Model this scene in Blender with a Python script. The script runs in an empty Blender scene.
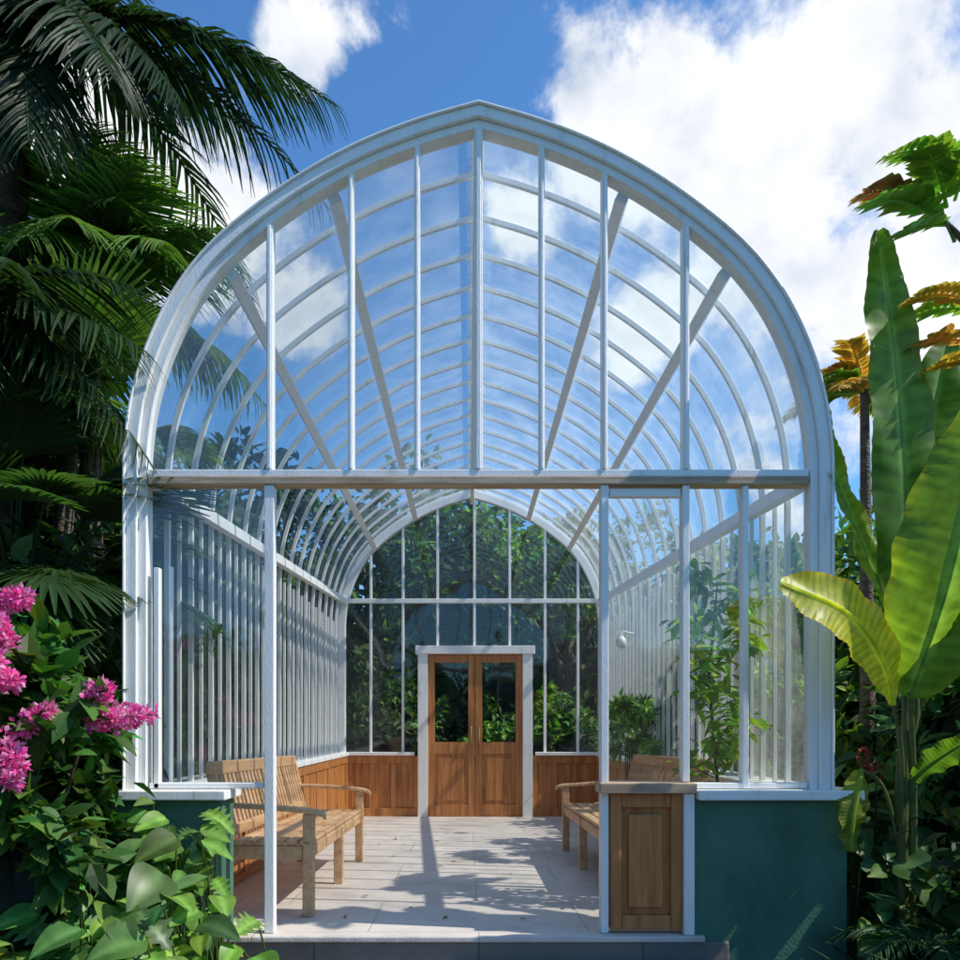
import bpy, math, numpy as np
from mathutils import Vector
rng=np.random.default_rng(7)
scene=bpy.context.scene
scene.view_settings.view_transform='Standard'
scene.view_settings.look='None'
scene.view_settings.exposure=0

# ---------------------------------------------------------------- materials
def newmat(name):
    m=bpy.data.materials.new(name); m.use_nodes=True
    nt=m.node_tree; nt.nodes.clear()
    out=nt.nodes.new('ShaderNodeOutputMaterial')
    return m,nt,out
def N(nt,t,**kw):
    n=nt.nodes.new(t)
    for k,v in kw.items(): setattr(n,k,v)
    return n
def ramp(nt,stops):
    r=nt.nodes.new('ShaderNodeValToRGB'); e=r.color_ramp.elements
    while len(e)<len(stops): e.new(0.5)
    for i,(p,c) in enumerate(stops):
        e[i].position=p; e[i].color=(*c,1)
    return r
def noisy(name,stops,scale=(3,3,3),nscale=1.0,rough=.5,bump=.15,bdist=.01,detail=5,fine=60):
    m,nt,out=newmat(name); L=nt.links
    tc=N(nt,'ShaderNodeTexCoord'); mp=N(nt,'ShaderNodeMapping'); mp.inputs['Scale'].default_value=scale
    L.new(tc.outputs['Object'],mp.inputs[0])
    n=N(nt,'ShaderNodeTexNoise'); n.inputs['Scale'].default_value=nscale; n.inputs['Detail'].default_value=detail; n.inputs['Roughness'].default_value=.65
    L.new(mp.outputs[0],n.inputs['Vector'])
    r=ramp(nt,stops); L.new(n.outputs['Fac'],r.inputs[0])
    n2=N(nt,'ShaderNodeTexNoise'); n2.inputs['Scale'].default_value=fine; n2.inputs['Detail'].default_value=2
    L.new(mp.outputs[0],n2.inputs['Vector'])
    b=N(nt,'ShaderNodeBump'); b.inputs['Strength'].default_value=bump; b.inputs['Distance'].default_value=bdist
    L.new(n2.outputs['Fac'],b.inputs['Height'])
    p=N(nt,'ShaderNodeBsdfPrincipled'); p.inputs['Roughness'].default_value=rough
    L.new(r.outputs[0],p.inputs['Base Color']); L.new(b.outputs[0],p.inputs['Normal'])
    L.new(p.outputs[0],out.inputs[0])
    return m
M_white=noisy('white_paint',[(0.28,(.50,.47,.41)),(.35,(.76,.74,.69)),(.44,(.85,.84,.80)),(.65,(.88,.87,.84))],(7,7,1.6),1.6,.42,.4,.004,detail=8,fine=25)
M_green=noisy('green_plaster',[(0.3,(.035,.11,.07)),(.5,(.06,.165,.105)),(.75,(.095,.215,.145))],(2,2,1.2),1.8,.8,.5,.006,detail=9)
M_oak=noisy('door_wood',[(0.3,(.26,.085,.022)),(.5,(.46,.18,.05)),(.7,(.60,.27,.085))],(14,14,1.0),1.6,.4,.2,.004,fine=8)
M_teak=noisy('teak',[(0.3,(.42,.23,.11)),(.5,(.60,.36,.18)),(.7,(.72,.47,.27))],(18,1.5,18),1.2,.5,.2,.003,fine=6)
M_tan=noisy('weathered_wood',[(0.3,(.28,.19,.11)),(.5,(.45,.32,.20)),(.7,(.62,.49,.35))],(1.5,12,12),1.5,.6,.3,.004,fine=6)
M_trunk=noisy('bark',[(0.3,(.05,.035,.025)),(.5,(.12,.09,.065)),(.7,(.2,.16,.12))],(8,8,20),1,.85,.8,.02,fine=4)
M_ground=noisy('soil',[(0.3,(.02,.016,.01)),(.5,(.03,.04,.015)),(.7,(.035,.06,.02))],(1,1,1),2.0,.95,.8,.03,fine=30)
M_brass=noisy('brass',[(0.3,(.35,.25,.1)),(.7,(.5,.38,.18))],(5,5,5),2,.35,.05,.001)

def stone_mat(name,bw,bh,c1,c2,mortar,msize=.008):
    m,nt,out=newmat(name); L=nt.links
    tc=N(nt,'ShaderNodeTexCoord')
    br=N(nt,'ShaderNodeTexBrick'); br.inputs['Scale'].default_value=1
    br.inputs['Brick Width'].default_value=bw; br.inputs['Row Height'].default_value=bh
    br.inputs['Mortar Size'].default_value=msize; br.inputs['Mortar Smooth'].default_value=.6
    br.inputs['Color1'].default_value=(*c1,1); br.inputs['Color2'].default_value=(*c2,1); br.inputs['Mortar'].default_value=(*mortar,1)
    L.new(tc.outputs['Object'],br.inputs['Vector'])
    n=N(nt,'ShaderNodeTexNoise'); n.inputs['Scale'].default_value=2.2; n.inputs['Detail'].default_value=10; n.inputs['Roughness'].default_value=.72
    L.new(tc.outputs['Object'],n.inputs['Vector'])
    r=ramp(nt,[(.3,(.64,.62,.58)),(.48,(.93,.925,.92)),(.7,(1.1,1.08,1.05))]); L.new(n.outputs['Fac'],r.inputs[0])
    mx=N(nt,'ShaderNodeMix',data_type='RGBA',blend_type='MULTIPLY'); mx.inputs['Factor'].default_value=1
    L.new(br.outputs['Color'],mx.inputs['A']); L.new(r.outputs[0],mx.inputs['B'])
    n2=N(nt,'ShaderNodeTexNoise'); n2.inputs['Scale'].default_value=70; n2.inputs['Detail'].default_value=4
    L.new(tc.outputs['Object'],n2.inputs['Vector'])
    ad=N(nt,'ShaderNodeMath',operation='MULTIPLY_ADD'); ad.inputs[1].default_value=-1.0
    L.new(br.outputs['Fac'],ad.inputs[0]); L.new(n2.outputs['Fac'],ad.inputs[2])
    b=N(nt,'ShaderNodeBump'); b.inputs['Strength'].default_value=.6; b.inputs['Distance'].default_value=.004
    L.new(ad.outputs[0],b.inputs['Height'])
    p=N(nt,'ShaderNodeBsdfPrincipled'); p.inputs['Roughness'].default_value=.5
    L.new(mx.outputs['Result'],p.inputs['Base Color']); L.new(b.outputs[0],p.inputs['Normal']); L.new(p.outputs[0],out.inputs[0])
    return m
M_floor=stone_mat('paving_stone',1.1,.75,(.63,.565,.505),(.68,.62,.565),(.46,.41,.36),.005)
M_step=stone_mat('step_stone',.8,.5,(.17,.15,.13),(.21,.19,.165),(.11,.10,.09))

def glass_mat(name,dirt0,dirt1,refl=.06):
    m,nt,out=newmat(name); L=nt.links
    tr=N(nt,'ShaderNodeBsdfTransparent'); tr.inputs[0].default_value=(.94,.97,.965,1)
    gl=N(nt,'ShaderNodeBsdfGlossy'); gl.inputs['Roughness'].default_value=.03
    lw=N(nt,'ShaderNodeLayerWeight'); lw.inputs['Blend'].default_value=.5
    pw=N(nt,'ShaderNodeMath',operation='POWER'); pw.inputs[1].default_value=5; L.new(lw.outputs['Facing'],pw.inputs[0])
    mr=N(nt,'ShaderNodeMapRange'); mr.inputs['To Min'].default_value=refl; mr.inputs['To Max'].default_value=.6; L.new(pw.outputs[0],mr.inputs[0])
    tc=N(nt,'ShaderNodeTexCoord'); 
    wn=N(nt,'ShaderNodeTexNoise'); wn.inputs['Scale'].default_value=1.7; wn.inputs['Detail'].default_value=1
    L.new(tc.outputs['Object'],wn.inputs['Vector'])
    b=N(nt,'ShaderNodeBump'); b.inputs['Strength'].default_value=.35; b.inputs['Distance'].default_value=.02
    L.new(wn.outputs['Fac'],b.inputs['Height']); L.new(b.outputs[0],gl.inputs['Normal'])
    mx=N(nt,'ShaderNodeMixShader'); L.new(mr.outputs[0],mx.inputs[0]); L.new(tr.outputs[0],mx.inputs[1]); L.new(gl.outputs[0],mx.inputs[2])
    df=N(nt,'ShaderNodeBsdfTranslucent'); df.inputs[0].default_value=(.8,.83,.82,1)
    n=N(nt,'ShaderNodeTexNoise'); n.inputs['Scale'].default_value=3; n.inputs['Detail'].default_value=3; n.inputs['Roughness'].default_value=.7
    L.new(tc.outputs['Object'],n.inputs['Vector'])
    dr=N(nt,'ShaderNodeMapRange'); dr.inputs['From Min'].default_value=.35; dr.inputs['From Max'].default_value=.75
    dr.inputs['To Min'].default_value=dirt0; dr.inputs['To Max'].default_value=dirt1; L.new(n.outputs['Fac'],dr.inputs[0])
    m2=N(nt,'ShaderNodeMixShader'); L.new(dr.outputs[0],m2.inputs[0]); L.new(mx.outputs[0],m2.inputs[1]); L.new(df.outputs[0],m2.inputs[2])
    L.new(m2.outputs[0],out.inputs[0])
    return m
M_glass=glass_mat('window_glass',.02,.10,.10)
M_rglass=glass_mat('roof_glass',.08,.28,.08)

def leaf_mat(name,trans=.35,rough=.42,boost=(1.5,1.6,.6),veins=False,spec=.25):
    m,nt,out=newmat(name); L=nt.links
    at=N(nt,'ShaderNodeAttribute'); at.attribute_name='Col'; src=at.outputs['Color']
    p=N(nt,'ShaderNodeBsdfPrincipled'); p.inputs['Roughness'].default_value=rough; p.inputs['Specular IOR Level'].default_value=spec
    if veins:
        tc=N(nt,'ShaderNodeTexCoord')
        n=N(nt,'ShaderNodeTexNoise'); n.inputs['Scale'].default_value=14; n.inputs['Detail'].default_value=5
        L.new(tc.outputs['Object'],n.inputs['Vector'])
        r=ramp(nt,[(.3,(.66,.7,.6)),(.5,(1,1,1)),(.7,(1.25,1.15,1.2))]); L.new(n.outputs['Fac'],r.inputs[0])
        mx=N(nt,'ShaderNodeMix',data_type='RGBA',blend_type='MULTIPLY'); mx.inputs['Factor'].default_value=1
        L.new(src,mx.inputs['A']); L.new(r.outputs[0],mx.inputs['B']); src=mx.outputs['Result']
    L.new(src,p.inputs['Base Color'])
    m3=N(nt,'ShaderNodeMix',data_type='RGBA',blend_type='MULTIPLY'); m3.inputs['Factor'].default_value=1; m3.inputs['B'].default_value=(*boost,1)
    L.new(src,m3.inputs['A'])
    t=N(nt,'ShaderNodeBsdfTranslucent'); L.new(m3.outputs['Result'],t.inputs[0])
    s=N(nt,'ShaderNodeMixShader'); s.inputs[0].default_value=trans
    L.new(p.outputs[0],s.inputs[1]); L.new(t.outputs[0],s.inputs[2]); L.new(s.outputs[0],out.inputs[0])
    return m
M_leaf=leaf_mat('leaf',.33,.5)
M_broad=leaf_mat('broad_leaf',.33,.4,veins=True,spec=.4)
M_banana=leaf_mat('banana_leaf',.5,.4,(1.9,1.9,.7),True,.35)
M_petal=leaf_mat('petal',.4,.5,(1.3,1.1,1.2))

# ---------------------------------------------------------------- mesh accumulators
class Acc:
    def __init__(s): s.V=[];s.F=[];s.C=[];s.M=[];s.n=0
    def add(s,v,f,c=(1,1,1),m=0):
        v=np.asarray(v,float).reshape(-1,3); f=np.asarray(f,int).reshape(-1,4)
        c=np.asarray(c,float)
        if c.ndim==1: c=np.tile(c,(len(v),1))
        s.V.append(v); s.F.append(f+s.n); s.C.append(c); s.M.append(np.full(len(f),m)); s.n+=len(v)
def make(acc,name,mats,parent=None,bevel=0,smooth=False,loc=(0,0,0)):
    V=np.concatenate(acc.V);F=np.concatenate(acc.F);C=np.concatenate(acc.C);MI=np.concatenate(acc.M)
    me=bpy.data.meshes.new(name)
    me.vertices.add(len(V)); me.vertices.foreach_set('co',V.ravel())
    me.loops.add(len(F)*4); me.loops.foreach_set('vertex_index',F.ravel().astype(np.int32))
    me.polygons.add(len(F)); me.polygons.foreach_set('loop_start',np.arange(0,len(F)*4,4,dtype=np.int32))
    me.polygons.foreach_set('material_index',MI.astype(np.int32))
    me.polygons.foreach_set('use_smooth',np.full(len(F),smooth))
    a=me.color_attributes.new('Col','FLOAT_COLOR','POINT')
    a.data.foreach_set('color',np.c_[C,np.ones(len(C))].ravel().astype(np.float32))
    for m in (mats if isinstance(mats,list) else [mats]): me.materials.append(m)
    me.update(); me.validate()
    o=bpy.data.objects.new(name,me); scene.collection.objects.link(o); o.location=loc
    if parent: o.parent=parent
    if bevel:
        b=o.modifiers.new('bevel','BEVEL'); b.width=bevel; b.segments=2; b.limit_method='ANGLE'; b.angle_limit=math.radians(50)
    return o
def empty(name,loc=(0,0,0)):
    e=bpy.data.objects.new(name,None); e.empty_display_size=.2; scene.collection.objects.link(e); e.location=loc; return e
BF=np.array([[0,3,2,1],[4,5,6,7],[0,1,5,4],[1,2,6,5],[2,3,7,6],[3,0,4,7]])
def box(a,x0,x1,y0,y1,z0,z1,m=0,c=(1,1,1)):
    a.add([(x0,y0,z0),(x1,y0,z0),(x1,y1,z0),(x0,y1,z0),(x0,y0,z1),(x1,y0,z1),(x1,y1,z1),(x0,y1,z1)],BF,c,m)
def beam(a,p0,p1,w,h,m=0,up=(0,0,1)):
    p0=np.array(p0,float);p1=np.array(p1,float);d=p1-p0;d/=np.linalg.norm(d)
    s=np.cross(d,up); s/=np.linalg.norm(s); u=np.cross(s,d); s*=w/2;u*=h/2
    a.add([p0-s-u,p0+s-u,p0+s+u,p0-s+u,p1-s-u,p1+s-u,p1+s+u,p1-s+u],BF,m=m)
def tube(a,pts,radii,seg=10,m=0,c=(1,1,1)):
    pts=np.array(pts,float);n=len(pts);V=[]
    for i in range(n):
        d=pts[min(i+1,n-1)]-pts[max(i-1,0)];d/=np.linalg.norm(d)
        s=np.cross(d,(0.13,1,0.05)); 
        if np.linalg.norm(s)<.1: s=np.cross(d,(1,0,0))
        s/=np.linalg.norm(s);u=np.cross(s,d)
        for k in range(seg):
            t=2*math.pi*k/seg; V.append(pts[i]+radii[i]*(math.cos(t)*s+math.sin(t)*u))
    F=[(i*seg+k,i*seg+(k+1)%seg,(i+1)*seg+(k+1)%seg,(i+1)*seg+k) for i in range(n-1) for k in range(seg)]
    a.add(V,F,c,m)

# ---------------------------------------------------------------- greenhouse
half=np.array([(1.722,.70),(1.722,1.4),(1.722,2.2),(1.718,2.38),(1.684,2.63),(1.606,2.885),(1.482,3.135),(1.314,3.352),(1.098,3.54),(.854,3.71),(.585,3.855),(.293,3.97),(0,4.055)])
def catmull(P,k=5):
    P=np.array(P);Q=np.vstack([2*P[0]-P[1],P,2*P[-1]-P[-2]]);out=[]
    for i in range(1,len(Q)-2):
        for j in range(k):
            t=j/k;a,b,c,d=Q[i-1],Q[i],Q[i+1],Q[i+2]
            out.append(.5*((2*b)+(-a+c)*t+(2*a-5*b+4*c-d)*t*t+(-a+3*b-3*c+d)*t**3))
    out.append(P[-1]);return np.array(out)
H=np.vstack([half[:2],catmull(half[2:],5)])
PROF=np.vstack([H*[-1,1],(H[::-1])[1:]])
def offs(o,P=PROF):
    d=np.diff(P,axis=0);d/=np.linalg.norm(d,axis=1)[:,None];n=np.c_[d[:,1],-d[:,0]]
    nn=np.vstack([n[:1],(n[:-1]+n[1:]),n[-1:]]);l=np.linalg.norm(nn,axis=1);nn/=l[:,None]
    nn[1:-1]/= (l[1:-1,None]/2)
    return P+nn*o
def zat(x,o):
    Q=offs(o);q=Q[Q[:,1]>2.0];return float(np.interp(x,q[:,0],q[:,1]))
def arch(a,o1,o2,y0,y1,m=0):
    A=offs(o1);B=offs(o2);n=len(A);V=[]
    for i in range(n): V+=[(A[i,0],y0,A[i,1]),(A[i,0],y1,A[i,1]),(B[i,0],y1,B[i,1]),(B[i,0],y0,B[i,1])]
    F=[]
    for i in range(n-1):
        for k in range(4): F.append((4*i+k,4*i+(k+1)%4,4*i+4+(k+1)%4,4*i+4+k))
    F+=[(0,1,2,3),(4*n-1,4*n-2,4*n-3,4*n-4)]
    a.add(V,F,m=m)
LEN=6.5
gh=empty('greenhouse')
fr=Acc()
arch(fr,0,.052,-.06,.075); arch(fr,.0525,.092,-.035,.05); arch(fr,-.012,-.0005,-.075,.03)
box(fr,-1.622,1.622,-.035,.04,2.245,2.28)
for x,w in ((-1.027,.032),(-.627,.028),(-.302,.028),(0,.042),(.312,.028),(.622,.028),(1.022,.032)):
    z=zat(x,.085); box(fr,x-w/2,x+w/2,-.032,.03,2.281,z); box(fr,x-w*.28,x+w*.28,-.042,-.0325,2.281,z-.01)
box(fr,-1.052,-1.004,-.035,.025,.002,2.204)
box(fr,.602,.640,-.035,.035,.002,2.204)
box(fr,1.003,1.038,-.034,.036,.745,2.204); box(fr,1.300,1.330,-.03,.03,.712,2.204)
box(fr,.648,.998,-.02,.02,2.15,2.19)
box(fr,1.001,1.052,-.075,.05,.002,.69)
box(fr,-1.60,-1.572,-.025,.02,.712,1.8); box(fr,-1.552,-1.535,.05,.08,.712,1.82)
box(fr,-1.62,-1.056,-.025,.025,.712,.74); box(fr,1.041,1.62,-.025,.025,.712,.74)
make(fr,'front_frame',M_white,gh,.004)
tn=Acc(); box(tn,-1.62,1.62,-.046,.05,2.206,2.243); box(tn,.59,1.06,-.09,.09,.692,.742); make(tn,'timber_transom',M_tan,gh,.004)
pl=Acc()
box(pl,-1.80,-1.25,-.06,.14,-.28,.66); box(pl,1.054,1.80,-.06,.14,-.28,.66)
box(pl,-1.80,-1.60,.141,LEN+.06,-.28,.655); box(pl,1.60,1.80,.141,LEN+.06,-.28,.655)
make(pl,'plinth_wall',M_green,gh,.006)
sl=Acc()
box(sl,-1.86,-1.22,-.12,.17,.661,.708); box(sl,1.062,1.86,-.12,.17,.661,.708)
box(sl,-1.85,-1.56,.171,LEN+.1,.657,.700); box(sl,1.56,1.85,.171,LEN+.1,.657,.700)
make(sl,'window_sill',M_white,gh,.006)
rb=Acc()
ys=np.linspace(.38,LEN-.38,16)
for y in ys: arch(rb,.03,.060,y-.012,y+.012)
for y in (ys[:-1]+ys[1:])/2:
    for s in(-1,1): box(rb,min(s*1.668,s*1.69),max(s*1.668,s*1.69),y-.008,y+.008,.701,2.3)
for s in(-1,1):
    beam(rb,(s*1.625,.05,2.24),(s*1.625,LEN-.05,2.62),.06,.07)
    for x in(.72,1.235):
        z=zat(x,.09); nx=.12 if x<1 else .2
        beam(rb,(s*x,.05,z-.02),(s*x,LEN-.05,z-.02),.06,.045,up=(s*nx*4,0,1))
beam(rb,(0,.05,3.90),(0,LEN-.05,3.90),.045,.10)
beam(rb,(0,-.02,4.07),(0,LEN,4.07),.07,.025)
make(rb,'roof_ribs',M_white,gh,.002)
rw=Acc()
arch(rw,0,.11,LEN-.05,LEN+.05)
box(rw,-1.61,1.61,-.04+LEN,LEN+.04,2.60,2.655)
for x in(-1.29,-.88,-.44,.03,.48,.93,1.35):
    z=zat(x,.10); box(rw,x-.016,x+.016,LEN-.03,LEN+.03,2.656,z)
    z0=.70 if abs(x-.04)>.75 else 2.05
    box(rw,x-.016,x+.016,LEN-.03,LEN+.03,z0,2.599)
box(rw,-1.559,-.73,LEN-.10,LEN+.06,.661,.703); box(rw,.81,1.559,LEN-.10,LEN+.06,.661,.703)
DX=.04;Z0=-.118
box(rw,DX-.725,DX-.60,LEN-.12,LEN+.06,Z0,2.03); box(rw,DX+.60,DX+.725,LEN-.12,LEN+.06,Z0,2.03)
box(rw,DX-.755,DX+.755,LEN-.14,LEN+.07,1.945,2.048)
make(rw,'rear_frame',M_white,gh,.005)
wc=Acc()
for x0,x1 in((-1.585,-.686),(.766,1.585)):
    box(wc,x0,x1,LEN-.02,LEN+.04,Z0,.66)
    box(wc,x0,x1,LEN-.05,LEN-.0205,Z0,Z0+.11); box(wc,x0,x1,LEN-.05,LEN-.0205,.56,.655)
    for k in range(4):
        xx=x0+(x1-x0-.07)*k/3; box(wc,xx,xx+.07,LEN-.045,LEN-.0206,Z0+.111,.559)
for s in(-1,1):
    X=sorted((s*1.599,s*1.586)); box(wc,X[0],X[1],.2,LEN-.051,-.14,.654)
    X=sorted((s*1.5859,s*1.572)); box(wc,X[0],X[1],.2,LEN-.052,.57,.6535); box(wc,X[0],X[1],.2,LEN-.052,-.13,.03)
    for k in range(10): y=.2+k*.68; box(wc,X[0],X[1],y,min(y+.07,LEN-.06),.031,.569)
make(wc,'wainscot',M_oak,gh,.004)
dr=Acc()
for x0,x1 in((DX-.598,DX-.003),(DX+.003,DX+.598)):
    yb0,yb1=LEN-.075,LEN-.03; sW=.085
    box(dr,x0,x0+sW,yb0,yb1,Z0+.01,1.94); box(dr,x1-sW,x1,yb0,yb1,Z0+.01,1.94)
    box(dr,x0+sW,x1-sW,yb0+.002,yb1,1.84,1.94); box(dr,x0+sW,x1-sW,yb0+.002,yb1,.68,.83); box(dr,x0+sW,x1-sW,yb0+.002,yb1,Z0+.01,Z0+.16)
    box(dr,x0+sW,x1-sW,yb0+.02,yb1-.01,Z0+.16,.68); box(dr,x0+sW+.05,x1-sW-.05,yb0+.008,yb0+.0195,Z0+.21,.63)
make(dr,'double_door',M_oak,gh,.004)
hd=Acc()
for s in(-1,1): tube(hd,[(DX+s*.05,LEN-.08,.82),(DX+s*.05,LEN-.11,.85),(DX+s*.05,LEN-.11,1.0),(DX+s*.05,LEN-.08,1.03)],[.008]*4,8)
make(hd,'door_handles',M_brass,gh,0,True)
cp=Acc()
x0,x1=.648,.999
box(cp,x0,x1,-.01,.05,.02,.69)
box(cp,x0,x0+.055,-.045,-.0105,.02,.69);box(cp,x1-.055,x1,-.045,-.0105,.02,.69)
box(cp,x0+.0551,x1-.0551,-.043,-.0105,.02,.09);box(cp,x0+.0551,x1-.0551,-.043,-.0105,.62,.69)
box(cp,x0+.09,x1-.09,-.03,-.0106,.125,.585)
make(cp,'timber_panel',M_oak,gh,.006)
gA=Acc();gR=Acc()
def quad(a,p): a.add(p,[(0,1,2,3)])
def gable(a,y,zb):
    xs=np.linspace(-1.655,1.655,61)
    for i in range(60):
        xa,xb=xs[i],xs[i+1];quad(a,[(xa,y,zb),(xb,y,zb),(xb,y,zat(xb,.06)),(xa,y,zat(xa,.06))])
gable(gA,.003,2.225)
quad(gA,[(-1.65,.003,.70),(-1.03,.003,.70),(-1.03,.003,2.225),(-1.65,.003,2.225)])
quad(gA,[(.62,.003,.73),(1.02,.003,.73),(1.02,.003,2.225),(.62,.003,2.225)])
quad(gA,[(1.02,.003,.70),(1.65,.003,.70),(1.65,.003,2.225),(1.02,.003,2.225)])
gable(gA,LEN,2.63)
quad(gA,[(-1.65,LEN,.69),(-.7,LEN,.69),(-.7,LEN,2.63),(-1.65,LEN,2.63)])
quad(gA,[(.78,LEN,.69),(1.65,LEN,.69),(1.65,LEN,2.63),(.78,LEN,2.63)])
quad(gA,[(-.7,LEN,2.0),(.78,LEN,2.0),(.78,LEN,2.63),(-.7,LEN,2.63)])
for xa,xb in((DX-.55,DX-.05),(DX+.05,DX+.55)): quad(gA,[(xa,LEN-.05,.8),(xb,LEN-.05,.8),(xb,LEN-.05,1.9),(xa,LEN-.05,1.9)])
make(gA,'window_glass',M_glass,gh)
Q=offs(.026); n=len(Q);V=[];F=[]
for i in range(n): V+=[(Q[i,0],.05,Q[i,1]),(Q[i,0],LEN-.05,Q[i,1])]
for i in range(n-1): F.append((2*i,2*i+1,2*i+3,2*i+2))
gR.add(V,F); make(gR,'roof_glass',M_rglass,gh,0,True)
lp=Acc(); tube(lp,[(1.60,4.2,1.95),(1.5,4.2,1.97),(1.48,4.2,1.92)],[.012,.012,.012],8)
tube(lp,[(1.48,4.2,1.93),(1.48,4.2,1.90),(1.48,4.2,1.86),(1.48,4.2,1.82),(1.48,4.2,1.80)],[.02,.045,.055,.04,.005],14)
make(lp,'wall_lamp',M_white,gh,0,True)

fl=Acc(); fl.add([(-1.6,-.03,-.2),(1.6,-.03,-.2),(1.6,LEN+.3,-.3),(-1.6,LEN+.3,-.3),(-1.6,-.03,0),(1.6,-.03,0),(1.6,LEN+.3,-.12),(-1.6,LEN+.3,-.12)],BF)
box(fl,-1.24,1.10,-.095,-.031,-.03,.001)
make(fl,'stone_floor',M_floor,None,.008)
st=Acc(); box(st,-1.245,1.22,-.08,-.032,-.28,-.031); box(st,-1.25,1.22,-.56,-.081,-.35,-.135); make(st,'stone_step',M_step,None,.008)
pa=Acc(); box(pa,-1.3,1.3,-14,-.562,-.4,-.262); make(pa,'stone_path',M_step,None,.01)
g=Acc(); 
gx=np.linspace(-1,1,41);gx=np.sign(gx)*np.abs(gx)**2.5*300
VV=[(x,y,-.27) for y in gx for x in gx];FF=[(j*41+i,j*41+i+1,(j+1)*41+i+1,(j+1)*41+i) for j in range(40) for i in range(40)]
g.add(VV,FF); make(g,'ground',M_ground)

# ---------------------------------------------------------------- benches
def bench(name,loc,L,W=.52,flip=False):
    a=Acc(); s=-1 if flip else 1
    def bx(x0,x1,*r):
        X0,X1=sorted((s*x0,s*x1)); box(a,X0,X1,*r)
    for y in (0,L/2-.03,L-.06):
        bx(W-.06,W,y,y+.055,0,.385 if 0<y<L-.1 else .555)
        beam(a,(s*.03,y+.0275,.0),(s*.06,y+.0275,.40),.055,.055,up=(1,0,0))
        beam(a,(s*.06,y+.0275,.38),(s*-.045,y+.0275,.80),.054,.05,up=(1,0,0))
        bx(.07,W-.062,y+.008,y+.047,.31,.385)
    bx(W-.045,W-.012,.056,L-.062,.315,.383)
    for k in range(6):
        x=.075+k*(W-.08)/6+.002; bx(x,x+(W-.08)/6-.014,-.0,L,.388,.412)
    for z,h,x in((.455,.06,.046),(.80,.075,-.04)):
        bx(x-.018,x+.018,.0565 if z<.7 else -.01,L-.062 if z<.7 else L+.005,z-h/2,z+h/2)
    n=int(L/.085)
    for k in range(n):
        y=.075+(L-.15)*k/(n-1)
        beam(a,(s*.044,y,.47),(s*-.038,y,.78),.04,.016,up=(1,0,0))
    for y in(-.005,L-.065):
        p=[(-.02,.60),(.12,.598),(.28,.59),(.42,.578),(W+.0,.566),(W+.045,.552),(W+.06,.535)]
        hw=[.027,.03,.034,.037,.037,.033,.024]
        V=[]
        for (x,z),w in zip(p,hw):
            V+=[(s*x,y+.033-w,z-.014),(s*x,y+.033+w,z-.014),(s*x,y+.033+w,z+.014),(s*x,y+.033-w,z+.014)]
        F=[(4*i+k,4*i+(k+1)%4,4*i+4+(k+1)%4,4*i+4+k) for i in range(len(p)-1) for k in range(4)]+[(3,2,1,0),(4*len(p)-4,4*len(p)-3,4*len(p)-2,4*len(p)-1)]
        a.add(V,F)
    return make(a,name,M_teak,None,.006,loc=loc)
b1=bench('garden_bench',(-1.40,.34,-.008),2.15); b1.rotation_euler[0]=-.018
b2=bench('garden_bench',(1.37,.95,-.018),2.2,.60,True); b2.rotation_euler[0]=-.018

# ---------------------------------------------------------------- vegetation helpers
def tmpl(k,wf,fold=.25,droop=.15,cols=(-1,0,1)):
    V=[];nc=len(cols)
    for i in range(k+1):
        t=i/k;w=max(wf(t),.004)
        for c in cols: V.append((c*w,t,fold*abs(c)*w-droop*t*t))
    F=[(i*nc+j,i*nc+j+1,(i+1)*nc+j+1,(i+1)*nc+j) for i in range(k) for j in range(nc-1)]
    return np.array(V),np.array(F)
T_OV=tmpl(3,lambda t:.26*math.sin(math.pi*min(1,(t+.02)**.8)),.3,.18)
T_LEAF=tmpl(5,lambda t:.24*math.sin(math.pi*min(1,(t+.02)**.8)),.3,.12)
T_LAN=tmpl(3,lambda t:.13*math.sin(math.pi*min(1,(t+.02)**.7)),.3,.3)
T_PALM=tmpl(4,lambda t:.028*(1-t)**.6+.004,.5,.35)
T_STRAP=tmpl(6,lambda t:.045*(1-t**2)+.003,.4,.6)
T_HEART=tmpl(8,lambda t:.44*math.sin(math.pi*min(1,(t+.01)**.62))**.8,.22,.35,(-1,-.5,0,.5,1))
T_LOBE=tmpl(30,lambda t:.46*math.sin(math.pi*min(1,(t+.01)**.65))**.7*(.72+.28*math.cos(2*math.pi*5.5*t)),.2,.35,(-1,-.5,0,.5,1))
T_PET=tmpl(2,lambda t:.35*math.sin(math.pi*min(1,(t+.05))),.3,-.2)
def nrm(v): return v/np.maximum(np.linalg.norm(v,axis=-1,keepdims=True),1e-9)
def inst(a,T,pos,Y,Nn,ln,wd,col,m=0,rib=False):
    tv,tf=T;pos=np.atleast_2d(pos);k=len(pos)
    Y=nrm(np.broadcast_to(Y,(k,3)));Nn=np.broadcast_to(Nn,(k,3));X=nrm(np.cross(Y,Nn+1e-5));Z=np.cross(X,Y)
    ln=np.broadcast_to(ln,(k,));wd=np.broadcast_to(wd,(k,));col=np.broadcast_to(col,(k,3))
    v=pos[:,None]+X[:,None]*(tv[None,:,0:1]*wd[:,None,None])+Y[:,None]*(tv[None,:,1:2]*ln[:,None,None])+Z[:,None]*(tv[None,:,2:3]*ln[:,None,None])
    n=len(tv);f=(tf[None]+(np.arange(k)*n)[:,None,None]).reshape(-1,4)
    cc=np.repeat(col,n,0)
    if rib:
        isr=np.tile(np.abs(tv[:,0])<1e-6,k);cc=np.where(isr[:,None],cc*1.7+.02,cc)
    a.add(v,f,cc,m)
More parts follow.
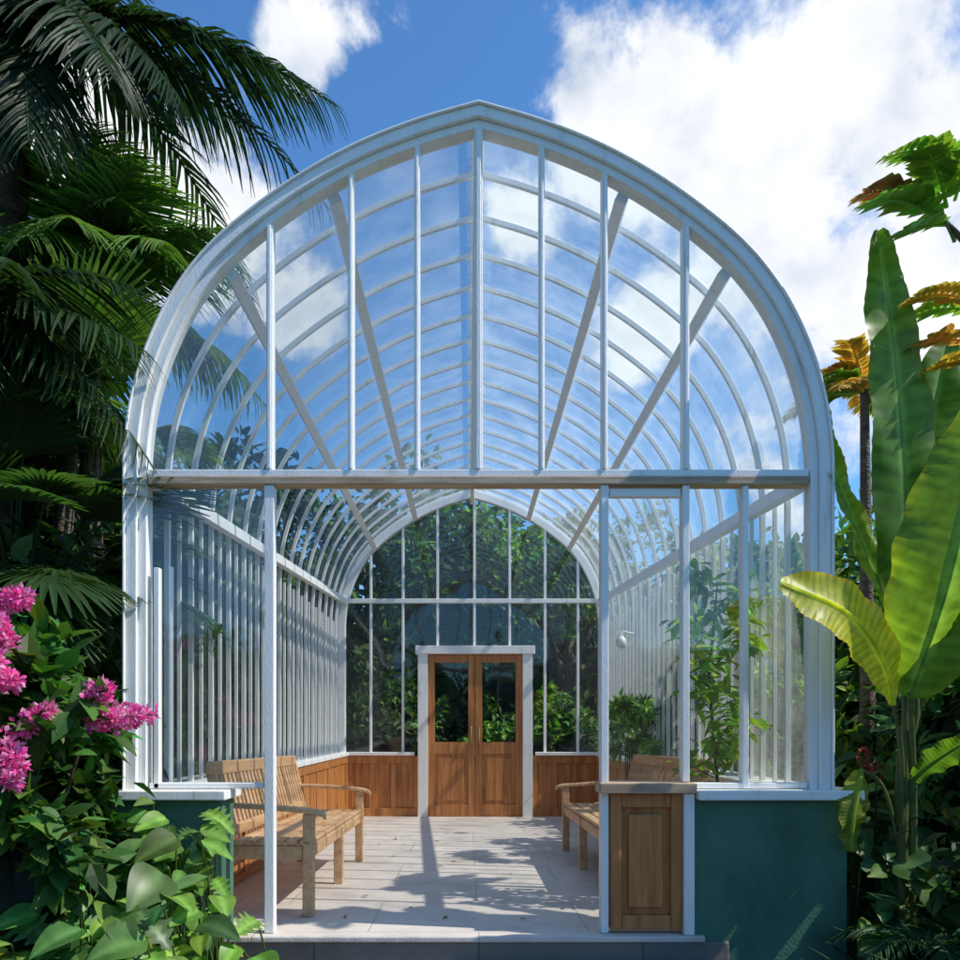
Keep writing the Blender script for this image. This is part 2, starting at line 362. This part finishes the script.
def colvar(base,k,var=.35,hue=.25):
    b=np.array(base);f=np.exp(rng.normal(0,var,(k,1)));h=rng.normal(0,hue,(k,1))
    c=b*f; c=c*np.c_[1+h,np.ones(k),1-h*.3]; return np.clip(c,.004,.8)
def sph(k): return nrm(rng.normal(size=(k,3)))
def blob(a,c,r,n,size,base,T=T_OV,hull=True,clumps=None,m=0,var=.35):
    c=np.array(c,float);r=np.array(r,float);clumps=clumps or max(8,n//60)
    d=sph(clumps);d[:,2]=np.where(d[:,2]<-.5,-d[:,2],d[:,2])
    cc=d*(rng.uniform(.72,1.08,(clumps,1)))
    idx=rng.integers(0,clumps,n)
    p=c+r*cc[idx]+rng.normal(0,1,(n,3))*min(r)*.13
    out=nrm((p-c)/r)
    Y=nrm(out*.6+sph(n)*.9+np.array([0,0,-.25]));Nn=nrm(out*.5+sph(n)*.6+np.array([0,0,.8]))
    cv=np.exp(rng.normal(0,.3,clumps))[idx][:,None]
    s=size*rng.uniform(.6,1.3,n)
    inst(a,T,p,Y,Nn,s,s,np.clip(colvar(base,n,var)*cv,.003,.6),m)
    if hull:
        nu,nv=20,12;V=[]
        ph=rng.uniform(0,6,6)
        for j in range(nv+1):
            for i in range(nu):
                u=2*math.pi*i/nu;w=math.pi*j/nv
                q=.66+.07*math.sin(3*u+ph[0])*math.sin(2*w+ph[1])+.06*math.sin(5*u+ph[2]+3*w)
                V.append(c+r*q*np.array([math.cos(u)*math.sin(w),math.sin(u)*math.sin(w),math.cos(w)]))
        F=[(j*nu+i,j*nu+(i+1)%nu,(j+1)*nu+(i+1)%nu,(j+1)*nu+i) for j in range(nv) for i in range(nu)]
        a.add(V,F,(.012,.024,.008),m)  # added inner shell; the shade deep between the leaves is put into its dark colour
def curve(p0,d,L,droop,k=16):
    d=np.array(d,float);d/=np.linalg.norm(d);t=np.linspace(0,1,k)[:,None]
    return np.array(p0)+d*L*t+np.array([0,0,-1.])*droop*L*t**2
def frond(a,p0,d,L,droop,base,nl=38,ll=.42,m=0,hang=.35,T=T_PALM,wd=1.0,ang=.9):
    P=curve(p0,d,L,droop,24);tube(a,P,np.linspace(.014,.003,24)*L**.5,5,m,np.array(base)*1.4+.02)
    t=np.linspace(.10,1,nl);i=t*(23);i0=np.clip(i.astype(int),0,22);f=(i-i0)[:,None]
    pos=P[i0]*(1-f)+P[i0+1]*f;tan=nrm(P[i0+1]-P[i0]);side=nrm(np.cross(tan,[0,0,1.]));up=np.cross(side,tan)
    for s in(-1,1):
        le=ll*(.25+.85*np.sin(math.pi*np.clip(t*.9+.08,0,1)))*rng.uniform(.85,1.1,nl)
        Y=nrm(side*s*ang+tan*(.45+.6*t[:,None])+up*.18+rng.normal(0,.07,(nl,3))-np.array([0,0,hang]))
        inst(a,T,pos,Y,up+side*s*.2+rng.normal(0,.15,(nl,3)),le,le*wd,colvar(base,nl,.2,.15),m)
def palm(name,base,crown,nf,L,colr,droop=(.25,.7),rt=.09,fixed=(),ll=.42,el=(.0,1.2)):
    e=empty(name,base);a=Acc();base=np.array(base,float);crown=np.array(crown,float)
    t=np.linspace(0,1,14)[:,None];P=(crown-base)*t;P[:,0]+=.1*np.sin(t[:,0]*3);P[:,0]-=.1*math.sin(3)*t[:,0]
    tube(a,P,[rt*(1.25-.4*x)*(1+.08*(i%2)) for i,x in enumerate(t[:,0])],12)
    make(a,'trunk',M_trunk,e,0,True)
    b=Acc();c=crown-base
    for k in range(nf):
        az=2*math.pi*(k*.618)+rng.uniform(-.2,.2);ele=rng.uniform(*el)
        d=(math.cos(az)*math.cos(ele),math.sin(az)*math.cos(ele),math.sin(ele))
        frond(b,c,d,L*rng.uniform(.8,1.1),rng.uniform(*droop),np.array(colr)*rng.uniform(.6,1.3),ll=ll)
    for d,LL,dp,cm in fixed: frond(b,c,d,LL,dp,np.array(colr)*cm,nl=60,ll=ll*1.15)
    make(b,'fronds',M_leaf,e,0)
    return e
def fan(a,c,d,R,base,n=22,m=0,spread=1.25):
    d=nrm(np.array(d,float));s=nrm(np.cross(d,[0,0,1.]));u=np.cross(s,d)
    th=np.linspace(-spread,spread,n)[:,None]
    Y=np.cos(th)*d+np.sin(th)*s+u*.12*np.abs(th);inst(a,T_PALM,np.tile(c,(n,1)),Y,u+rng.normal(0,.1,(n,3)),R*(1-.12*np.abs(th[:,0])),R*1.9,colvar(base,n,.15,.1),m)

DK=(.026,.06,.017);MD=(.055,.12,.026);BR=(.10,.20,.033);YG=(.17,.27,.035)

palm('palm_tree',(-3.15,.75,-.3),(-2.80,.95,5.38),28,1.8,(.018,.045,.014),(.3,.9),.10,
     fixed=[((1,.05,.12),1.95,.38,.9),((.85,-.3,.05),1.2,.75,.8),((.55,-.5,-.1),1.3,.7,.8),((.3,-.5,-.4),1.4,.5,.7),((.1,-.6,-.5),1.5,.5,.8)],ll=.48)
palm('palm_tree',(-2.75,1.5,-.3),(-2.55,1.3,3.85),26,1.2,(.085,.17,.03),(.3,.8),.07,
     fixed=[((1,-.2,.75),1.2,.35,1.2),((.6,-.6,.9),1.2,.35,1.3),((.7,-.6,.4),1.1,.45,1.1),((-.2,-.5,1),1.2,.3,1.3),((.3,-.8,.4),1.1,.5,1.2)],ll=.42)
palm('palm_tree',(-3.3,-.1,-.3),(-2.75,.1,3.1),24,1.2,(.026,.06,.018),(.4,1.0),.07,ll=.42)
e=empty('fan_palm',(-2.5,.35,-.27));a=Acc();tube(a,[(0,0,0),(.03,0,.9),(0,0,1.7)],[.07,.055,.05],10);make(a,'trunk',M_trunk,e,0,True)
a=Acc()
for k in range(54):
    d=sph(1)[0];d[2]=abs(d[2])*1.1-.25;d=nrm(d);L=rng.uniform(.35,.85);p=np.array([0,0,1.95])+d*L
    tube(a,[(0,0,1.7),p*.5+np.array([0,0,.85+.03]),p],[.008,.006,.005],5,0,(.05,.09,.03));fan(a,p,nrm(d+[0,0,-.3]),rng.uniform(.35,.55),np.array(DK)*rng.uniform(.8,2.4))
make(a,'fronds',M_leaf,e)
e=empty('fan_palm',(-2.45,.7,-.27));a=Acc();tube(a,[(0,0,0),(.03,0,2),(0.1,0,3.2)],[.07,.055,.05],10);make(a,'trunk',M_trunk,e,0,True)
a=Acc()
for k in range(28):
    d=sph(1)[0];d[2]=abs(d[2])*1.0-.1;d=nrm(d);L=rng.uniform(.25,.5);p=np.array([.1,0,3.1])+d*L
    tube(a,[(0.1,0,3.1),p],[.008,.005],5,0,(.08,.13,.03));fan(a,p,nrm(d+[0,0,-.1]),rng.uniform(.35,.55),np.array((.09,.17,.03))*rng.uniform(.6,1.5))
make(a,'fronds',M_leaf,e)

def mass(name,items):
    a=Acc()
    for it in items: blob(a,*it)
    return make(a,name,M_leaf)
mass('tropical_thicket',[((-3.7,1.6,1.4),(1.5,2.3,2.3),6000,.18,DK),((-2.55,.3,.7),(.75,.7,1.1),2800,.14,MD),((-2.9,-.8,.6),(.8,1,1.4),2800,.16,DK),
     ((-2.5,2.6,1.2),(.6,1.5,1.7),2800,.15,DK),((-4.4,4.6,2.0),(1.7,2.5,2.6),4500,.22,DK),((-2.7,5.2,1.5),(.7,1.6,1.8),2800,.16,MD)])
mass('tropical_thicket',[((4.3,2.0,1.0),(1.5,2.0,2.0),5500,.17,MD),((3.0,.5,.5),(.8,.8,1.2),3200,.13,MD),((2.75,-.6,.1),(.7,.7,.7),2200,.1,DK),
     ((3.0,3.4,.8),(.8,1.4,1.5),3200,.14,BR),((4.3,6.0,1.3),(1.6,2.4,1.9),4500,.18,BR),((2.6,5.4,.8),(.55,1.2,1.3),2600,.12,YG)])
def tree(name,base,h,cr,n,size,col,nb=7):
    e=empty(name,base);a=Acc();tube(a,[(0,0,0),(.05,.03,h*.25),(-.04,.05,h*.5),(.02,0,h*.72)],[.16,.12,.10,.06],10)
    b=Acc()
    for k in range(nb):
        az=k*2.4;rr=cr*rng.uniform(.4,.75);p=np.array([math.cos(az)*rr,math.sin(az)*rr,h*rng.uniform(.5,.95)])
        s=np.array([0,0,h*rng.uniform(.3,.55)]);tube(a,[s,(s+p)/2+[0,0,-.1],p],[.06,.04,.02],7)
        q=cr*rng.uniform(.38,.6);blob(b,p,(q,q,q*.75),n//nb,size,np.array(col)*rng.uniform(.55,1.4),T_OV,False,26)
    make(a,'trunk',M_trunk,e,0,True);make(b,'crown',M_leaf,e)
tree('broadleaf_tree',(-1.6,9.8,-.27),4.8,2.2,6500,.18,MD,9)
tree('broadleaf_tree',(1.7,10.2,-.27),4.5,2.2,6500,.18,BR,9)
tree('broadleaf_tree',(-5.0,8.5,-.27),5.6,2.4,5500,.22,DK,9)
tree('broadleaf_tree',(5.8,10,-.27),4.0,2.2,5000,.2,MD,8)
tree('broadleaf_tree',(.2,11.8,-.27),5.6,2.3,5500,.2,MD,9)
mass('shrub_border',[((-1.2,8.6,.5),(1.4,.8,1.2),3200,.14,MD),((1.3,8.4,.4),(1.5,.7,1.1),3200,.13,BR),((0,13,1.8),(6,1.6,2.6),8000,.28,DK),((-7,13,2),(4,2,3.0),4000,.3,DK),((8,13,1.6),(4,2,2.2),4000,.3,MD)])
it=[]
for k in range(30):
    az=2*math.pi*k/30;R=rng.uniform(26,34);it.append(((R*math.cos(az),R*math.sin(az),1.2),(5,5,rng.uniform(3,4.4)),900,.7,MD))
mass('distant_trees',it)
a=Acc()
for c,r,n in(((2.05,2.9,1.0),(.3,.7,1.0),1300),((2.05,2.4,1.9),(.25,.4,.5),450),((2.1,1.2,.6),(.25,.6,.7),800)):
    blob(a,c,r,n,.13,(.16,.28,.035),T_LAN if n!=450 else T_OV,False)
tube(a,[(2.0,2.4,-.3),(2.06,2.45,1),(2.05,2.4,2.1)],[.02,.016,.008],6,0,(.06,.07,.03))
make(a,'leafy_shrub',M_leaf)
a=Acc()
blob(a,(1.42,3.4,.95),(.2,.45,.35),1400,.11,(.12,.24,.03),T_LAN,False)
for k in range(6): tube(a,[(1.42,3.2+.08*k,-.05),(1.42,3.15+.1*k,.9)],[.01,.006],5,0,(.06,.07,.03))
tube(a,[(1.38,3.4,-.07),(1.38,3.4,.12),(1.38,3.4,.25),(1.38,3.4,.24)],[.13,.15,.17,.14],16,1)
cx,cy=1.38,.72
tube(a,[(cx,cy,-.02),(cx+.02,cy,.7),(cx-.03,cy,1.3),(cx+.02,cy,1.85)],[.014,.011,.008,.004],6,0,(.08,.09,.04))
for z in np.linspace(.72,1.85,19):
    az=rng.uniform(0,6.28);q=np.array([cx+.15*math.cos(az),cy+.17*math.sin(az),z+.08])
    tube(a,[(cx,cy,z),q],[.004,.003],5,0,(.08,.12,.04));n=26
    inst(a,T_LEAF,q+rng.normal(0,.05,(n,3)),sph(n)*[1,1,.5]+[0,0,-.3],np.array([0,0,1.])+sph(n)*.5,rng.uniform(.08,.14,n),rng.uniform(.07,.12,n),colvar((.22,.36,.03),n,.25,.2))
M_pot=noisy('terracotta',[(.3,(.2,.08,.04)),(.7,(.32,.14,.08))],(3,3,3),2,.8,.3,.004)
tube(a,[(cx,cy,-.02),(cx,cy,.1),(cx,cy,.26),(cx,cy,.25)],[.10,.12,.14,.11],16,1)
make(a,'potted_plant',[M_leaf,M_pot])

# ---------------- banana plants
def banana_leaf(a,P,W,side,fold,col,k=72,rip=.012):
    P=np.array(P,float)
    C=catmull(P,12);s=np.r_[0,np.cumsum(np.linalg.norm(np.diff(C,axis=0),axis=1))];s/=s[-1]
    t=np.linspace(0,1,k);Q=np.c_[[np.interp(t,s,C[:,i]) for i in range(3)]].T
    T=nrm(np.gradient(Q,axis=0));S=np.broadcast_to(np.array(side,float),T.shape);S=nrm(S-T*(S*T).sum(1,keepdims=True));U=np.cross(S,T)
    cols=np.array([-1,-.8,-.6,-.4,-.2,-.05,0,.05,.2,.4,.6,.8,1.])
    w=W*np.sin(math.pi*np.clip(t**.8*.975+.02,0,1))**.55
    V=[];CC=[];ph=rng.uniform(0,6,4);jit=rng.normal(0,.07,k)
    for i in range(k):
        for c in cols:
            off=rip*(math.sin(t[i]*30+ph[0]+c*2)*abs(c)+1.2*math.sin(t[i]*11+ph[1]+c))*abs(c)+.0035*math.sin(i*2.4+3*abs(c))*abs(c)
            ww=w[i]*(1+.03*math.sin(t[i]*41+ph[2]*(1 if c>0 else 2)))
            V.append(Q[i]+S[i]*c*ww*math.cos(fold*abs(c)**.5)+U[i]*(abs(c)*ww*math.sin(fold)-.25*c*c*ww+off)+T[i]*abs(c)*ww*.25)
            cc=np.array(col)*(1+.16*math.sin(i*2.1+ph[3])+jit[i])
            if abs(c)<.1: cc=np.array(col)*1.5+.04
            if abs(c)==1: cc=cc*[1.4,1.0,.8]
            CC.append(cc)
    n=len(cols);F=[(i*n+j,i*n+j+1,(i+1)*n+j+1,(i+1)*n+j) for i in range(k-1) for j in range(n-1)]
    a.add(V,F,CC,0)
    tube(a,Q-U*.006,np.linspace(.012,.003,k),6,0,np.array(col)*1.4+.03)
O=np.array([2.06,-.1,-.27]);e=empty('banana_plant',O)
a=Acc();st=Acc()
G1=(.085,.19,.025);G2=(.16,.28,.03);G3=(.42,.44,.035)
def bl(pts,W,side,fold,col,**k): banana_leaf(a,np.array(pts)-O,W,side,fold,col,**k)
bl([(2.06,-.1,1.40),(2.05,-.12,2.0),(2.02,-.1,2.7),(1.97,-.02,3.46)],.185,(1,.15,0),.35,G1)
bl([(2.03,-.2,1.15),(2.11,-.35,1.6),(2.21,-.42,2.1),(2.40,-.44,2.62)],.27,(.8,-.5,-.3),.3,G2)
bl([(2.01,-.1,1.55),(1.86,-.05,1.95),(1.74,0,2.35),(1.64,.05,2.80)],.09,(.8,.4,.3),.5,G2)
bl([(1.94,-.22,1.12),(1.85,-.3,1.32),(1.66,-.36,1.53),(1.35,-.40,1.66)],.18,(-.5,-.45,-.75),.2,G3,rip=.008)
bl([(2.1,-.1,1.6),(2.2,.1,2.1),(2.35,.2,2.6),(2.5,.3,3.1)],.19,(1,-.3,-.2),.35,G1)
bl([(2.08,-.12,.75),(2.15,-.2,.85),(2.25,-.3,.95),(2.34,-.4,.98)],.07,(.2,.5,-1),.2,G1)
bl([(1.87,-.05,.80),(1.83,-.12,.72),(1.79,-.15,.6),(1.78,-.15,.42)],.085,(1,.2,0),.5,(.20,.26,.03))
bl([(2.1,-.05,1.3),(2.3,-.35,1.55),(2.5,-.6,1.6),(2.7,-.75,1.35)],.2,(.3,.9,-.2),.3,G1)
bl([(2.15,.1,1.0),(2.35,.0,1.4),(2.5,-.1,1.55),(2.7,-.1,1.5)],.16,(.1,.6,-.8),.3,G1)
make(a,'leaves',M_banana,e,0,True)
for pts,r0,r1 in(([(2.06,-.1,-.3),(2.05,-.1,.4),(2.05,-.12,.9),(2.06,-.1,1.45)],.030,.013),([(2.1,-.06,-.3),(2.1,-.1,.5),(2.08,-.13,.9),(2.03,-.2,1.18)],.024,.012),
   ([(2.04,-.1,.4),(2.02,-.15,.85),(1.94,-.22,1.14)],.014,.009),([(2.06,-.1,1.0),(2.06,-.1,1.3),(2.01,-.1,1.58)],.014,.009),([(2.06,-.1,.3),(1.99,-.05,.7),(1.87,-.05,.81)],.011,.008),
   ([(2.07,-.1,.9),(2.2,-.05,1.3),(2.1,-.1,1.62)],.013,.01),([(2.06,-.1,.8),(2.12,-.1,1.1),(2.1,-.05,1.32)],.013,.01),([(2.06,-.1,.45),(2.07,-.11,.6),(2.08,-.12,.76)],.012,.008),([(2.08,-.05,.3),(2.1,.05,.7),(2.15,.1,1.02)],.014,.009)):
    p=catmull(np.array(pts)-O,6);tube(st,p,np.linspace(r0,r1,len(p)),10,0,(.13,.16,.05))
make(st,'stem',M_broad,e,0,True)

# ---------------- feathery tree top right
O=np.array([2.9,-.1,-.27]);e=empty('flame_tree',O);SH=np.array([-.2,0,.06])
a=Acc();tube(a,np.array([(2.9,-.1,-.27),(2.92,-.1,1.5),(2.8,-.1,2.9),(2.25,-.1,3.46)])-O,[.07,.055,.035,.012],9)
tube(a,np.array([(2.85,-.1,2.9),(2.85,-.15,3.5),(2.5,-.2,3.9)])-O,[.035,.025,.012],8)
tube(a,np.array([(2.84,-.1,2.5),(2.6,-.1,2.8),(2.35,-.1,3.05)])-O,[.03,.02,.01],8)
make(a,'trunk',M_trunk,e,0,True)
a=Acc()
def feather(p,d,L,dr,col,ll=.13): frond(a,np.array(p)+SH-O,d,L,dr,col,nl=12,ll=ll,hang=.0,T=T_LEAF,wd=1.0,ang=1.2)
GB=(.20,.36,.05)
for p,d,L,dr,col in [((2.45,-.1,3.40),(-1,-.3,.6),.52,.5,GB),((2.4,-.1,3.42),(-.9,-.5,.15),.55,.35,GB),((2.45,-.12,3.45),(-.5,-.5,.75),.5,.5,GB),((2.45,-.1,3.38),(-.8,-.4,-.25),.42,.15,GB),
    ((2.3,-.1,3.47),(-.9,-.3,.45),.38,.5,(.48,.22,.09)),((2.5,-.2,3.6),(-1,-.3,.3),.5,.4,GB),((2.5,-.1,3.5),(-.2,-.7,.3),.45,.4,GB),((2.5,-.1,3.3),(-.2,.2,.9),.5,.5,BR),
    ((2.6,-.1,3.0),(-1,-.2,.35),.4,.4,(.5,.33,.07)),((2.65,0,2.85),(-.9,-.2,.2),.4,.4,(.55,.28,.08)),((2.7,0,3.0),(-1,.2,.5),.45,.5,GB),((2.7,-.1,2.7),(-1,.0,.4),.4,.5,(.5,.33,.06))]:
    feather(p,d,L,dr,col)
make(a,'leaves',M_leaf,e)
a=Acc()
for k in range(18):
    az=rng.uniform(0,6.28);el=rng.uniform(.2,1.1)
    frond(a,(0,0,3.3),(math.cos(az)*math.cos(el),math.sin(az)*math.cos(el),math.sin(el)),rng.uniform(.4,.65),.5,(.50,.30,.06) if k%3 else (.2,.33,.04),nl=18,ll=.13,hang=.0,T=T_LAN,wd=1.3)
e=empty('tree_fern',(2.34,.9,-.27));b=Acc();tube(b,[(0,0,0),(.02,0,1.5),(0,0,3.32)],[.06,.045,.025],9);make(b,'trunk',M_trunk,e,0,True);make(a,'fronds',M_leaf,e)

# ---------------- flowering shrub front-left
O=np.array([-1.95,-.7,-.27]);e=empty('flowering_shrub',O)
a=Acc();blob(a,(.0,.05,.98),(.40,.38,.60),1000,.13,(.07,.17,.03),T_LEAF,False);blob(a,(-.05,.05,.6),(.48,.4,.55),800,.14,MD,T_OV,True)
for k in range(10):
    az=k*.7;tube(a,[(0,0,0),(.15*math.cos(az),.15*math.sin(az),.7),(.33*math.cos(az),.3*math.sin(az),1.28)],[.015,.01,.005],6,0,(.07,.06,.03))
make(a,'foliage',M_leaf,e)
a=Acc()
for (x,y,z),d,L in [((-1.90,-.85,1.50),(.8,-.3,.1),.16),((-1.85,-.9,1.32),(.1,-.4,.6),.13),((-1.90,-.95,1.19),(.8,-.3,.0),.18),((-1.80,-1.0,.97),(.5,-.3,-.5),.17),((-1.74,-.95,1.02),(.7,-.2,.4),.13),
   ((-1.54,-.8,1.14),(.6,-.3,.3),.07),((-1.47,-.8,1.05),(1,-.1,.08),.18),((-1.58,-.8,1.03),(.7,-.1,.1),.14),((-1.78,-1.0,.87),(.3,-.4,-.3),.12),((-1.86,-1.0,1.26),(.3,-.3,.0),.12),((-1.9,-1.05,1.06),(.5,-.3,-.1),.14)]:
    c=np.array((x,y,z))-O;d=nrm(np.array(d));n=200;t=rng.uniform(0,1,n);o=sph(n)
    p=c+d*L*t[:,None]+o*(.055*(1-.6*t))[:,None]*rng.uniform(.4,1,(n,1))
    base=np.where(rng.uniform(size=(n,1))<.45,np.array([[.90,.40,.64]]),np.array([[.84,.12,.44]]))
    inst(a,T_PET,p,nrm(o+d*.4),sph(n),rng.uniform(.02,.038,n),rng.uniform(.022,.038,n),np.clip(base*rng.uniform(.8,1.12,(n,1)),0,.9))
    tube(a,[c-d*.2-[0,0,.08],c,c+d*L],[.005,.004,.002],5,0,(.08,.1,.04))
make(a,'blossoms',M_petal,e)

def broad(name,cx,cy,rx,ry,zl,n,size,cols,Tm,z0=-.27):
    a=Acc()
    for k in range(n):
        x=cx+rng.uniform(-rx,rx);y=cy+rng.uniform(-ry,ry);z=rng.uniform(*zl)
        f=(y-(cy-ry))/(2*ry);z=z0+(z-z0)*(.55+.45*f)
        az=rng.uniform(-2.6,-.4);Y=np.array([math.cos(az),math.sin(az),rng.uniform(-.6,.1)]);s=size*rng.uniform(.55,1.25)
        c=np.array(cols[rng.integers(len(cols))])
        p=np.array([x,y,z]);inst(a,Tm[rng.integers(len(Tm))],p,Y,nrm(np.array([rng.normal(.1,.4),-.45+rng.normal(0,.35),1])),s,s*rng.uniform(.75,1.05),colvar(c,1,.2,.15),0,True)
        r=np.array([x+rng.normal(0,.05),y+.1,z0]);tube(a,[r,(r+p)/2+np.array([0,.05,.05]),p],[.006,.005,.004],5,0,(.09,.15,.03))
    return make(a,name,M_broad,None,0,True)
broad('broadleaf_groundcover',-1.75,-.62,.6,.5,(.15,.68),210,.18,[(.08,.18,.04),(.06,.14,.035),(.12,.24,.04)],[T_HEART,T_LOBE,T_LEAF,T_HEART])
broad('yellow_green_plant',-1.42,-.85,.5,.28,(.0,.34),120,.15,[(.22,.34,.04),(.14,.27,.04),(.60,.56,.05),(.16,.3,.04),(.12,.25,.04)],[T_HEART,T_LOBE,T_HEART])
broad('broadleaf_groundcover',-1.40,-.32,.2,.12,(.3,.75),26,.17,[(.13,.26,.04),(.09,.2,.04)],[T_LOBE,T_HEART])
broad('broadleaf_groundcover',2.3,.15,.45,.35,(.2,.9),70,.2,[(.05,.12,.03),(.07,.15,.03)],[T_LEAF,T_HEART])
def strap(name,c,n,L,col,T=T_STRAP):
    a=Acc();az=rng.uniform(0,6.28,n);el=rng.uniform(.3,1.3,n)
    Y=np.c_[np.cos(az)*np.cos(el),np.sin(az)*np.cos(el),np.sin(el)]
    ll=L*rng.uniform(.6,1.1,n);inst(a,T,np.zeros((n,3))+rng.normal(0,.03,(n,3))*[1,1,0],Y,np.tile([0,0,1.],(n,1)),ll,ll,colvar(col,n,.3,.1))
    return make(a,name,M_leaf,None,0,True,loc=c)
for c,L in(((1.75,-.35,-.25),.45),((2.1,-.55,-.25),.55),((2.35,-.35,-.25),.65),((1.95,-.8,-.25),.5),((2.5,-.1,-.1),.7),((1.6,-.5,-.27),.3)):
    strap('strap_leaf_lily',c,34,L,(.035,.09,.035))
a=Acc()
for k in range(12):
    az=k*.9;frond(a,(0,0,.1),(math.cos(az),math.sin(az),.8),.5,.6,(.035,.09,.03),nl=26,ll=.14,hang=.05)
make(a,'fern',M_leaf,None,0,False,loc=(2.02,-.35,-.1))
a=Acc()
for c in((1.56,-.75,-.05),(1.63,-.8,-.03),(1.69,-.7,-.04),(1.98,.15,.86),(2.02,.1,.78)):
    n=60;o=sph(n);inst(a,T_PET,np.array(c)+o*[.022,.022,.04],nrm(o+[0,0,.5]),sph(n),.02,.02,colvar((.30,.07,.03),n,.25,.05))
    tube(a,[(c[0],c[1]+.02,-.27),c],[.005,.004],5,0,(.05,.08,.03))
make(a,'red_flowers',M_petal)
# a few dropped leaves on the paving
a=Acc();n=26;px_=rng.uniform(-1.1,1.1,n);py_=rng.uniform(.0,4.5,n)
az_=rng.uniform(0,6.28,n);s_=rng.uniform(.03,.06,n)
inst(a,T_LEAF,np.c_[px_,py_,-.0176*py_+.009],np.c_[np.cos(az_),np.sin(az_),np.zeros(n)],np.c_[rng.normal(0,.1,n),rng.normal(0,.1,n),np.ones(n)],s_,s_,colvar((.22,.16,.05),n,.3,.2))
make(a,'fallen_leaves',M_leaf)

# ---------------------------------------------------------------- light
el=math.radians(50);az=math.radians(101)
Ld=Vector((math.cos(el)*math.sin(az),math.cos(el)*math.cos(az),math.sin(el)))
sd=bpy.data.lights.new('sun','SUN');sd.energy=5.0;sd.angle=math.radians(.5);sd.color=(1,.95,.86)
so=bpy.data.objects.new('sun',sd);scene.collection.objects.link(so);so.rotation_euler=Ld.to_track_quat('Z','Y').to_euler()
w=bpy.data.worlds.new('World');scene.world=w;w.use_nodes=True;nt=w.node_tree;nt.nodes.clear();L=nt.links
out=N(nt,'ShaderNodeOutputWorld');bg=N(nt,'ShaderNodeBackground');bg.inputs['Strength'].default_value=.15
sky=N(nt,'ShaderNodeTexSky',sky_type='NISHITA');sky.sun_disc=False;sky.sun_elevation=el;sky.sun_rotation=az;sky.ozone_density=2.0;sky.air_density=1.0;sky.dust_density=.4
tc=N(nt,'ShaderNodeTexCoord')
n1=N(nt,'ShaderNodeTexNoise');n1.inputs['Scale'].default_value=6.5;n1.inputs['Detail'].default_value=8;n1.inputs['Roughness'].default_value=.62;n1.inputs['Distortion'].default_value=.15
L.new(tc.outputs['Generated'],n1.inputs['Vector'])
prev=None
for px,py,r in((610,125,.08),(700,110,.12),(790,90,.16),(900,140,.22),(880,270,.20),(770,200,.14),(165,215,.11),(315,40,.045),(70,120,.10),(290,310,.05),(520,215,.05),(650,330,.07)):
    v=Vector(((px-468)/832,1,(728-py)/832)).normalized()
    ds=N(nt,'ShaderNodeVectorMath',operation='DISTANCE');ds.inputs[1].default_value=v;L.new(tc.outputs['Generated'],ds.inputs[0])
    mr=N(nt,'ShaderNodeMapRange');mr.inputs['From Min'].default_value=0;mr.inputs['From Max'].default_value=r*1.5;mr.inputs['To Min'].default_value=1;mr.inputs['To Max'].default_value=0
    L.new(ds.outputs['Value'],mr.inputs[0])
    if prev is None: prev=mr.outputs[0]
    else:
        mm=N(nt,'ShaderNodeMath',operation='MAXIMUM');L.new(prev,mm.inputs[0]);L.new(mr.outputs[0],mm.inputs[1]);prev=mm.outputs[0]
ma=N(nt,'ShaderNodeMath',operation='MULTIPLY_ADD');ma.inputs[1].default_value=2.2;ma.inputs[2].default_value=-1.1;L.new(n1.outputs['Fac'],ma.inputs[0])
ad=N(nt,'ShaderNodeMath',operation='ADD');L.new(prev,ad.inputs[0]);L.new(ma.outputs[0],ad.inputs[1])
mk=N(nt,'ShaderNodeMapRange');mk.interpolation_type='SMOOTHSTEP';mk.inputs['From Min'].default_value=.26;mk.inputs['From Max'].default_value=.64;L.new(ad.outputs[0],mk.inputs[0])
n2=N(nt,'ShaderNodeTexNoise');n2.inputs['Scale'].default_value=7.5;n2.inputs['Detail'].default_value=6;n2.inputs['Roughness'].default_value=.55;L.new(tc.outputs['Generated'],n2.inputs['Vector'])
cr=ramp(nt,[(.34,(4.4,4.9,5.7)),(.47,(6.2,6.4,6.8)),(.60,(7.2,7.3,7.4))]);L.new(n2.outputs['Fac'],cr.inputs[0])
tint=N(nt,'ShaderNodeMix',data_type='RGBA',blend_type='MULTIPLY');tint.inputs['Factor'].default_value=1;tint.inputs['B'].default_value=(.62,1.05,1.38,1);L.new(sky.outputs[0],tint.inputs['A'])
mx=N(nt,'ShaderNodeMix',data_type='RGBA');L.new(mk.outputs[0],mx.inputs['Factor']);L.new(tint.outputs['Result'],mx.inputs['A']);L.new(cr.outputs[0],mx.inputs['B'])
L.new(mx.outputs['Result'],bg.inputs[0]);L.new(bg.outputs[0],out.inputs[0])
# ---------------------------------------------------------------- camera
cd=bpy.data.cameras.new('camera');co=bpy.data.objects.new('camera',cd);scene.collection.objects.link(co)
co.location=(-.051,-4.12,1.01);co.rotation_euler=(math.radians(90),0,0)
cd.lens=31.2;cd.sensor_width=36;cd.shift_y=.2583;cd.shift_x=.0125;cd.clip_end=1500;cd.clip_start=.05
scene.camera=co
